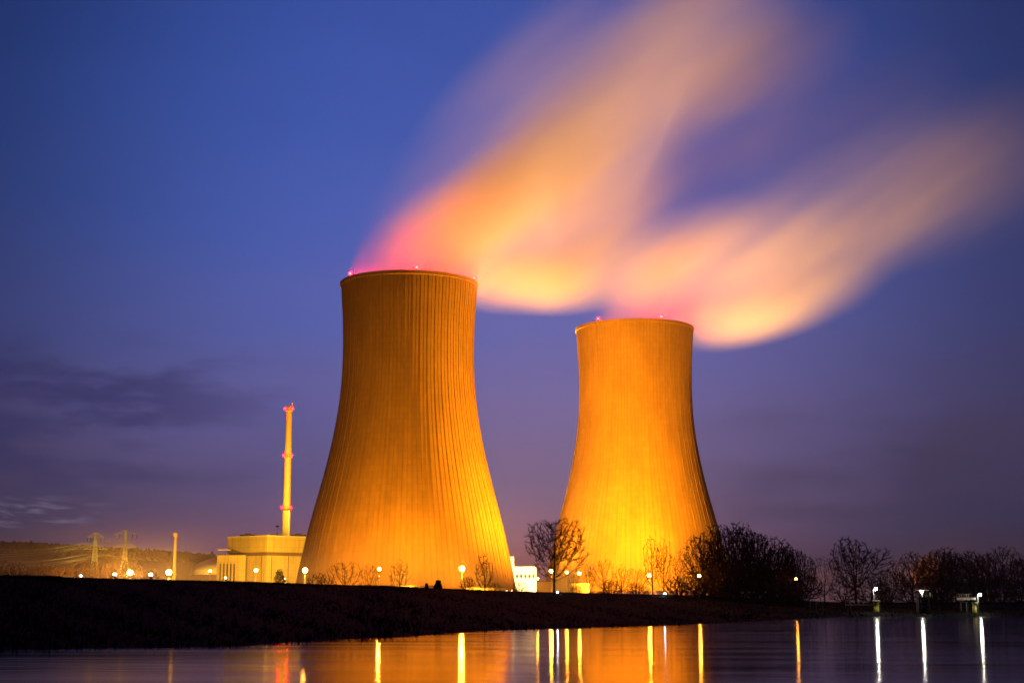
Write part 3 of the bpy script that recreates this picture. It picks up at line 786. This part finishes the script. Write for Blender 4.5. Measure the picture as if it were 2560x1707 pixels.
def leafy(px, ytop, D, wpx, label):
    rnd = random.Random(px); b = ground_at(px, D); h = P(px, ytop, D).z - b.z; w_ = wpx * mpp(1450, D)
    root = thing('round_bush', (b.x, D, b.z), label, 'bush', 'round evergreen bushes')
    mb = MB(); 
    for k in range(4): mb.tube((0, 0, -.2), (rnd.uniform(-.4, .4) * w_, rnd.uniform(-.4, .4) * w_, h * .6), .12, .05, 5)
    mb.build('trunk', M['bark'], root)
    mb = MB()
    for _ in range(1100):
        d = Vector((rnd.gauss(0, 1), rnd.gauss(0, 1), rnd.gauss(0, 1))).normalized() * (rnd.random() ** .35)
        c = Vector((d.x * w_ * (1 + .15 * math.sin(9 * d.z)), d.y * w_, h * .5 + d.z * h * .5)); c.z = max(c.z, .1)
        n = Vector((rnd.gauss(0, 1), rnd.gauss(0, 1), rnd.gauss(0, 1))).normalized(); q = n.orthogonal().normalized(); r_ = n.cross(q); s = rnd.uniform(.15, .34)
        o = len(mb.v); mb.v += [tuple(c + q * s), tuple(c + r_ * s * .7), tuple(c - q * s), tuple(c - r_ * s * .7)]; mb.f.append((o, o + 1, o + 2, o + 3)); mb.sm.append(False)
    mb.build('crown', M['leaf'], root)
leafy(1095, 1449, 385, 10, 'small dark round bush before the centre right of the nearer tower')
leafy(697, 1421, 520, 15, 'dark round bush before the right face of the reactor building')
leafy(1066, 1458, 380, 4, 'narrow dark bush left of the small round one')
leafy(664, 1462, 300, 5, 'tiny bush on the embankment crest below the reactor building')

# rough grass along the crest and the slope
def grass():
    rnd = random.Random(6); mb = MB()
    for _ in range(42000):
        px = rnd.uniform(-250, 2750); dc, zc = crest(px); ds = interp(px, TX, TS)
        D = dc + rnd.uniform(-1.5, 5) if rnd.random() < .5 else ds + (dc - ds) * rnd.random()
        p = ground_at(px, D); h = rnd.uniform(.12, .38) * (1.5 if D < ds + 3 else 1) * (1.5 if math.sin(px * .021) + math.sin(px * .0071 + 1) > .9 else 1); a = rnd.uniform(0, 3.14); s = rnd.uniform(.06, .2)
        o = len(mb.v); l_ = rnd.gauss(0, .15)
        mb.v += [(p.x - s * math.cos(a), p.y - s * math.sin(a), p.z - .12), (p.x + s * math.cos(a), p.y + s * math.sin(a), p.z - .12), (p.x + l_, p.y + l_, p.z + h)]
        mb.f.append((o, o + 1, o + 2)); mb.sm.append(False)
    tag(mb.build('grass', M['grass']), 'rough dark grass covering the river embankment', 'grass', kind='stuff')
grass()

# ------------------------------------------------------------------ mooring on the right
def mooring_lamp(px, py, D, label, watts=5e3):
    top = P(px, py, D); root = thing('mooring_lamp', (top.x, D, 0), label, 'lamp', 'white lamps of the mooring')
    return root, top
def mooring():
    D = 338
    cW = (1.0, .95, .80)
    gm = globe_mat('mooring_light', cW, 1.3e3, .28)
    # left dolphin
    s = mpp(1500, D)
    for px, ly, pw, lab, lab2 in ((2190, 1503, 9, 'yellow painted steel mooring dolphin under the left mooring lamp', 'white lamp on a leaning post above the yellow dolphin, leftmost of the mooring'),
                            (2436, 1508, 7, 'pale yellow mooring dolphin under the right mooring lamp', 'white lamp on a leaning post, rightmost of the mooring')):
        q = P(px, 1505, D); zt = P(px, ly, D).z
        root = thing('mooring_dolphin', (q.x, D, 0), lab, 'mooring post', 'mooring dolphins')
        mb = MB(); mb.lathe([(pw * s * .8, -2), (pw * s * .8, zt)], 20); mb.build('pile', M['yellow'], root)
        mb = MB(); mb.lathe([(pw * s * 1.15, zt), (pw * s * 1.15, zt + .25)], 20); mb.build('cap', M['steel'], root)
        for dx in (-1.9, 1.5):
            mb = MB(); mb.tube((dx, .6, -2), (dx * .5, .4, zt - .1), .16, .16, 8); mb.build('raking_pile', M['pile'], root)
        mb = MB()
        for k in range(9): mb.tube((pw * s * .8, -.25, .2 + k * .3), (pw * s * .8, .25, .2 + k * .3), .04, n=4)
        mb.tube((pw * s * .84, -.27, 0), (pw * s * .84, -.27, zt), .05, n=4); mb.tube((pw * s * .84, .27, 0), (pw * s * .84, .27, zt), .05, n=4)
        mb.build('ladder', M['steel'], root)
        lx, lyy = (2184, 1471) if px < 2300 else (2444, 1486)
        t = P(lx, lyy, D - .2); r2 = thing('mooring_lamp', (P(lx - 0, 1505, D).x, D - .2, zt + .25), lab2, 'lamp', 'white lamps of the mooring')
        h = t.z - zt - .25; ln = -.3 if px > 2300 else -.15
        mb = MB(); mb.tube((-ln * .3, 0, 0), (ln * .2, 0, h - .1), .10, .07, 8); mb.build('pole', M['white'], r2)
        mb = MB(); mb.tube((ln * .2, 0, h - .05), (.55, 0, h + .12), .06, .06, 6); mb.box((.25, -.2, h + .22), (.85, .2, h + .34)); mb.build('lamp_arm', M['steel'], r2)
        mb = MB(); mb.ball((.55, 0, h), .26, 10, 6); mb.build('lamp_globe', gm, r2)
    # middle dolphin: dark box frame with white ladder marks
    q = P(2307, 1505, D); zt = P(2307, 1492, D).z
    root = thing('mooring_dolphin', (q.x, D, 0), 'dark piled mooring dolphin with white marks under the middle T-shaped lamp', 'mooring post', 'mooring dolphins')
    for k, (dx, dy) in enumerate(((-.95, -.6), (.95, -.6), (-.95, .6), (.95, .6))):
        mb = MB(); mb.tube((dx * 1.25, dy, -2), (dx, dy, zt - .25), .26, .26, 10); mb.build('pile', M['pile'], root)
    mb = MB(); mb.box((-1.5, -1.0, zt - .25), (1.5, 1.0, zt)); mb.build('deck', M['pile'], root)
    mb = MB(); mb.box((-.55, -1.05, 0), (.55, -.75, zt - .25)); mb.build('fender', M['dark'], root)
    for k in range(3):
        z = zt - .6 - k * .65; mb = MB(); mb.box((-.13, -1.12, z - .11), (.13, -1.06, z + .11)); mb.build('white_mark', M['white'], root)
    mb = MB()
    for x in (-1.4, -.5, .5, 1.4): mb.tube((x, -.9, zt), (x, -.9, zt + 1.0), .035, n=5)
    mb.tube((-1.4, -.9, zt + 1.0), (1.4, -.9, zt + 1.0), .035, n=5); mb.tube((-1.4, -.9, zt + .5), (1.4, -.9, zt + .5), .03, n=5); mb.build('railing', M['steel'], root)
    t = P(2303, 1478, D); r2 = thing('mooring_lamp', (q.x, D, zt), 'white lamp on a T-shaped bracket above the dark middle dolphin', 'lamp', 'white lamps of the mooring')
    h = t.z - zt
    mb = MB(); mb.tube((0, .2, 0), (0, .2, h + .1), .08, .07, 8); mb.build('pole', M['steel'], r2)
    mb = MB(); mb.box((-1.35, -.1, h + .22), (1.35, .5, h + .34)); mb.build('lamp_arm', M['white'], r2)
    mb = MB(); mb.ball((-.15, 0, h - .05), .25, 10, 6); mb.build('lamp_globe', gm, r2)
    # walkways to the bank
    for p0, p1, yy, Da, Db, lab in ((2118, 2184, 1512, D + 6, D, 'thin white walkway leading to the yellow dolphin from the left'),
                                    (2398, 2434, 1499, D + 10, D, 'white railed walkway beside the right mooring lamp')):
        a = P(p0, yy, Da); b = P(p1, yy, Db); b.z = a.z
        root = thing('walkway', tuple(a), lab, 'walkway', 'walkways of the mooring'); v = b - a
        th = .14 if p0 < 2300 else .5
        mb = MB(); n = Vector((-v.y, v.x, 0)).normalized() * .5
        mb.quad_ring([[tuple(k + o_) for o_ in (n, -n, -n + Vector((0, 0, th)), n + Vector((0, 0, th)))] for k in (Vector((0, 0, 0)), v)]); mb.build('deck', M['white'], root)
        mb = MB()
        for i in range(7):
            c = v * i / 6; mb.tube(c - n, c - n + Vector((0, 0, th + .8)), .025, n=4)
        mb.tube(-n + Vector((0, 0, th + .8)), v - n + Vector((0, 0, th + .8)), .03, n=4); mb.build('railing', M['steel'], root)
        mb = MB(); mb.tube(v * .1 + Vector((0, 0, 0)), v * .1 - Vector((0, 0, a.z + 1)), .15, n=8); mb.tube(v * .5, v * .5 - Vector((0, 0, a.z + 1)), .15, n=8); mb.build('support', M['pile'], root)
    for px, py, lab in ((2025, 1503, 'leftmost of the small pale marker posts at the water\'s edge'), (2041, 1503, 'second small pale marker post from the left at the water\'s edge'),
                        (2056, 1504, 'pale marker post nearest the walkway, tallest of the four'), (2231, 1535, 'small pale marker post in the water between the left and middle dolphins')):
        DD = interp(px, TX, TS) + (12 if py < 1520 else -6); t = P(px, py, DD); gz = max(ground_z(px, DD), -.2)
        root = thing('marker_post', (t.x, DD, gz), lab, 'post', 'small pale marker posts')
        h = max(t.z - gz, .9)
        mb = MB(); mb.tube((0, 0, -.3), (0, 0, h), .09, n=8); mb.build('post', M['white'], root)
        mb = MB(); mb.box((-.25, -.12, h - .55), (.25, -.08, h)); mb.build('panel', M['white'], root)
mooring()

# ------------------------------------------------------------------ steam
def steam(name, label, D, blobs, dens, ythick, seed):
    m = bpy.data.materials.new(name + '_vapour'); m.use_nodes = True
    k = N(m.node_tree); k.n.clear()
    t = k.new('ShaderNodeTexCoord'); tot = None
    parts = MB(); shapes = []
    for (px, py, a, b, ang, w_, *dd) in blobs:
        DD = D + (dd[0] if dd else 0)
        yt = dd[1] if len(dd) > 1 else None
        c = P(px, py, DD); s = mpp(py, DD)
        sx, sz = a * s, b * s; sy = yt or max(min(ythick, sx * 1.2), sz * .9)
        mp = k.new('ShaderNodeMapping', vector_type='TEXTURE')
        k.l.new(t.outputs['Object'], mp.inputs[0])
        mp.inputs['Location'].default_value = c; mp.inputs['Rotation'].default_value = (0, -R(ang), 0); mp.inputs['Scale'].default_value = (sx, sy, sz)
        ln = k.new('ShaderNodeVectorMath', operation='LENGTH'); k.l.new(mp.outputs[0], ln.inputs[0])
        v = k.mr(ln.outputs['Value'], 1.0, 0.0, 0.0, w_)
        tot = v if tot is None else k.m('ADD', tot, v)
        shapes.append((c, -R(ang), (sx, sy, sz)))
    x, y, z = k.sep(t.outputs['Object'])
    # streaks drawn out along the wind
    ca, sa = math.cos(R(35)), math.sin(R(35))
    al = k.m('ADD', k.m('MULTIPLY', x, ca), k.m('MULTIPLY', z, sa)); ac = k.m('SUBTRACT', k.m('MULTIPLY', z, ca), k.m('MULTIPLY', x, sa))
    nz = k.noise(k.comb(k.m('MULTIPLY', al, .006), k.m('MULTIPLY', y, .02), k.m('MULTIPLY', ac, .035)), 1.0, 2, .5)
    tot = k.m('MULTIPLY', tot, k.mr(nz, .3, .7, .5, 1.45))
    pv = k.new('ShaderNodeVolumePrincipled'); pv.inputs['Color'].default_value = (1, 1, 1, 1)
    pv.inputs['Anisotropy'].default_value = 0.0
    k.put(pv.inputs['Density'], k.m('MULTIPLY', tot, dens))
    o = k.new('ShaderNodeOutputMaterial'); k.l.new(pv.outputs[0], o.inputs['Volume'])
    # closed hull round the blobs
    bm = bmesh.new()
    for c, ry, sc_ in shapes:
        mt = Matrix.Translation(c) @ Matrix.Rotation(ry, 4, 'Y') @ Matrix.Diagonal((*[v * .88 for v in sc_], 1))
        bmesh.ops.create_icosphere(bm, subdivisions=3, radius=1.0, matrix=mt)
    me = bpy.data.meshes.new(name + '_raw'); bm.to_mesh(me); bm.free()
    tmp = bpy.data.objects.new('tmp_hull', me); C.objects.link(tmp)
    rm = tmp.modifiers.new('r', 'REMESH'); rm.mode = 'VOXEL'; rm.voxel_size = 5.0
    dg = bpy.context.evaluated_depsgraph_get(); m2 = bpy.data.meshes.new_from_object(tmp.evaluated_get(dg))
    bpy.data.objects.remove(tmp)
    m2.materials.clear(); m2.materials.append(m); m2.name = name
    ob = bpy.data.objects.new(name, m2); C.objects.link(ob)
    tag(ob, label, 'steam plume', 'steam plumes of the cooling towers')
    m.cycles.volume_sampling = 'MULTIPLE_IMPORTANCE'
    return ob
steam('steam_plume', 'broad orange steam plume blowing up and right from the nearer tower', D1, [
    (1019, 694, 180, 42, 0, .45, 0, 32),
    (1000, 620, 210, 90, 52, .12),
    (1090, 590, 240, 120, 50, .26),
    (1200, 560, 260, 150, 50, .60),
    (1330, 450, 440, 185, 46, .58),
    (1500, 300, 470, 230, 43, .38),
    (1735, 120, 450, 260, 44, .27),
    (1890, 165, 350, 145, 20, .20),
    (1250, 310, 640, 190, 52, .075),
    (1290, 702, 270, 88, 0, .52),
    (1430, 685, 260, 110, 8, .30),
    (1560, 640, 240, 110, 14, .20),
    (1460, 540, 340, 200, 28, .22),
    (1400, 722, 200, 68, 0, .34),
    (1740, 430, 600, 300, 28, .085),
    (2080, 300, 460, 190, 22, .05),
], .05, 55, 1)
steam('steam_plume', 'lower pinkish steam plume drifting right from the farther tower', D2, [
    (1590, 814, 160, 40, 0, .40, 0, 33),
    (1630, 710, 200, 110, 45, .26),
    (1700, 640, 280, 130, 35, .16),
    (1825, 797, 270, 76, 4, .28),
    (1960, 762, 330, 98, 18, .23),
    (1840, 655, 440, 180, 18, .21),
    (2060, 640, 460, 150, 26, .13),
    (2160, 520, 520, 220, 22, .10),
    (2400, 430, 480, 260, 22, .06),
], .05, 50, 2)
# unused kinds are dropped
for k_, (r_, u_) in PROTO.items():
    if not u_:
        for ch in list(r_.children): bpy.data.objects.remove(ch)
        bpy.data.objects.remove(r_)
# damp evening air
HAZE = 5.5e-5
if HAZE:
    mb = MB(); mb.box((-9500, -450, -3.5), (9500, 15600, 420)); m = bpy.data.materials.new('evening_haze'); m.use_nodes = True
    k = N(m.node_tree); k.n.clear(); pv = k.new('ShaderNodeVolumePrincipled'); pv.inputs['Color'].default_value = (.9, .9, .95, 1); pv.inputs['Density'].default_value = HAZE
    o = k.new('ShaderNodeOutputMaterial'); k.l.new(pv.outputs[0], o.inputs['Volume'])
    tag(mb.build('haze', m), 'thin damp evening haze over river and plant', 'haze', kind='stuff')

    # low mist added to give the lamps halos, thinning upwards
    mb = MB(); mb.box((-420, 405, 3.2), (420, 660, 34)); m = bpy.data.materials.new('halo_mist'); m.use_nodes = True
    k = N(m.node_tree); k.n.clear(); pv = k.new('ShaderNodeVolumePrincipled'); pv.inputs['Color'].default_value = (1, 1, 1, 1)
    t = k.new('ShaderNodeTexCoord'); x, y, z = k.sep(t.outputs['Object'])
    k.put(pv.inputs['Density'], k.m('MULTIPLY', k.mr(z, 34.0, 4.0, 0.0, .0013), k.mr(y, 405.0, 440.0, 0.0, 1.0)))
    o = k.new('ShaderNodeOutputMaterial'); k.l.new(pv.outputs[0], o.inputs['Volume'])
    m.cycles.volume_sampling = 'MULTIPLE_IMPORTANCE'
    tag(mb.build('mist', m), 'thin mist added to make halos round the lamps of the plant', 'mist', kind='stuff')
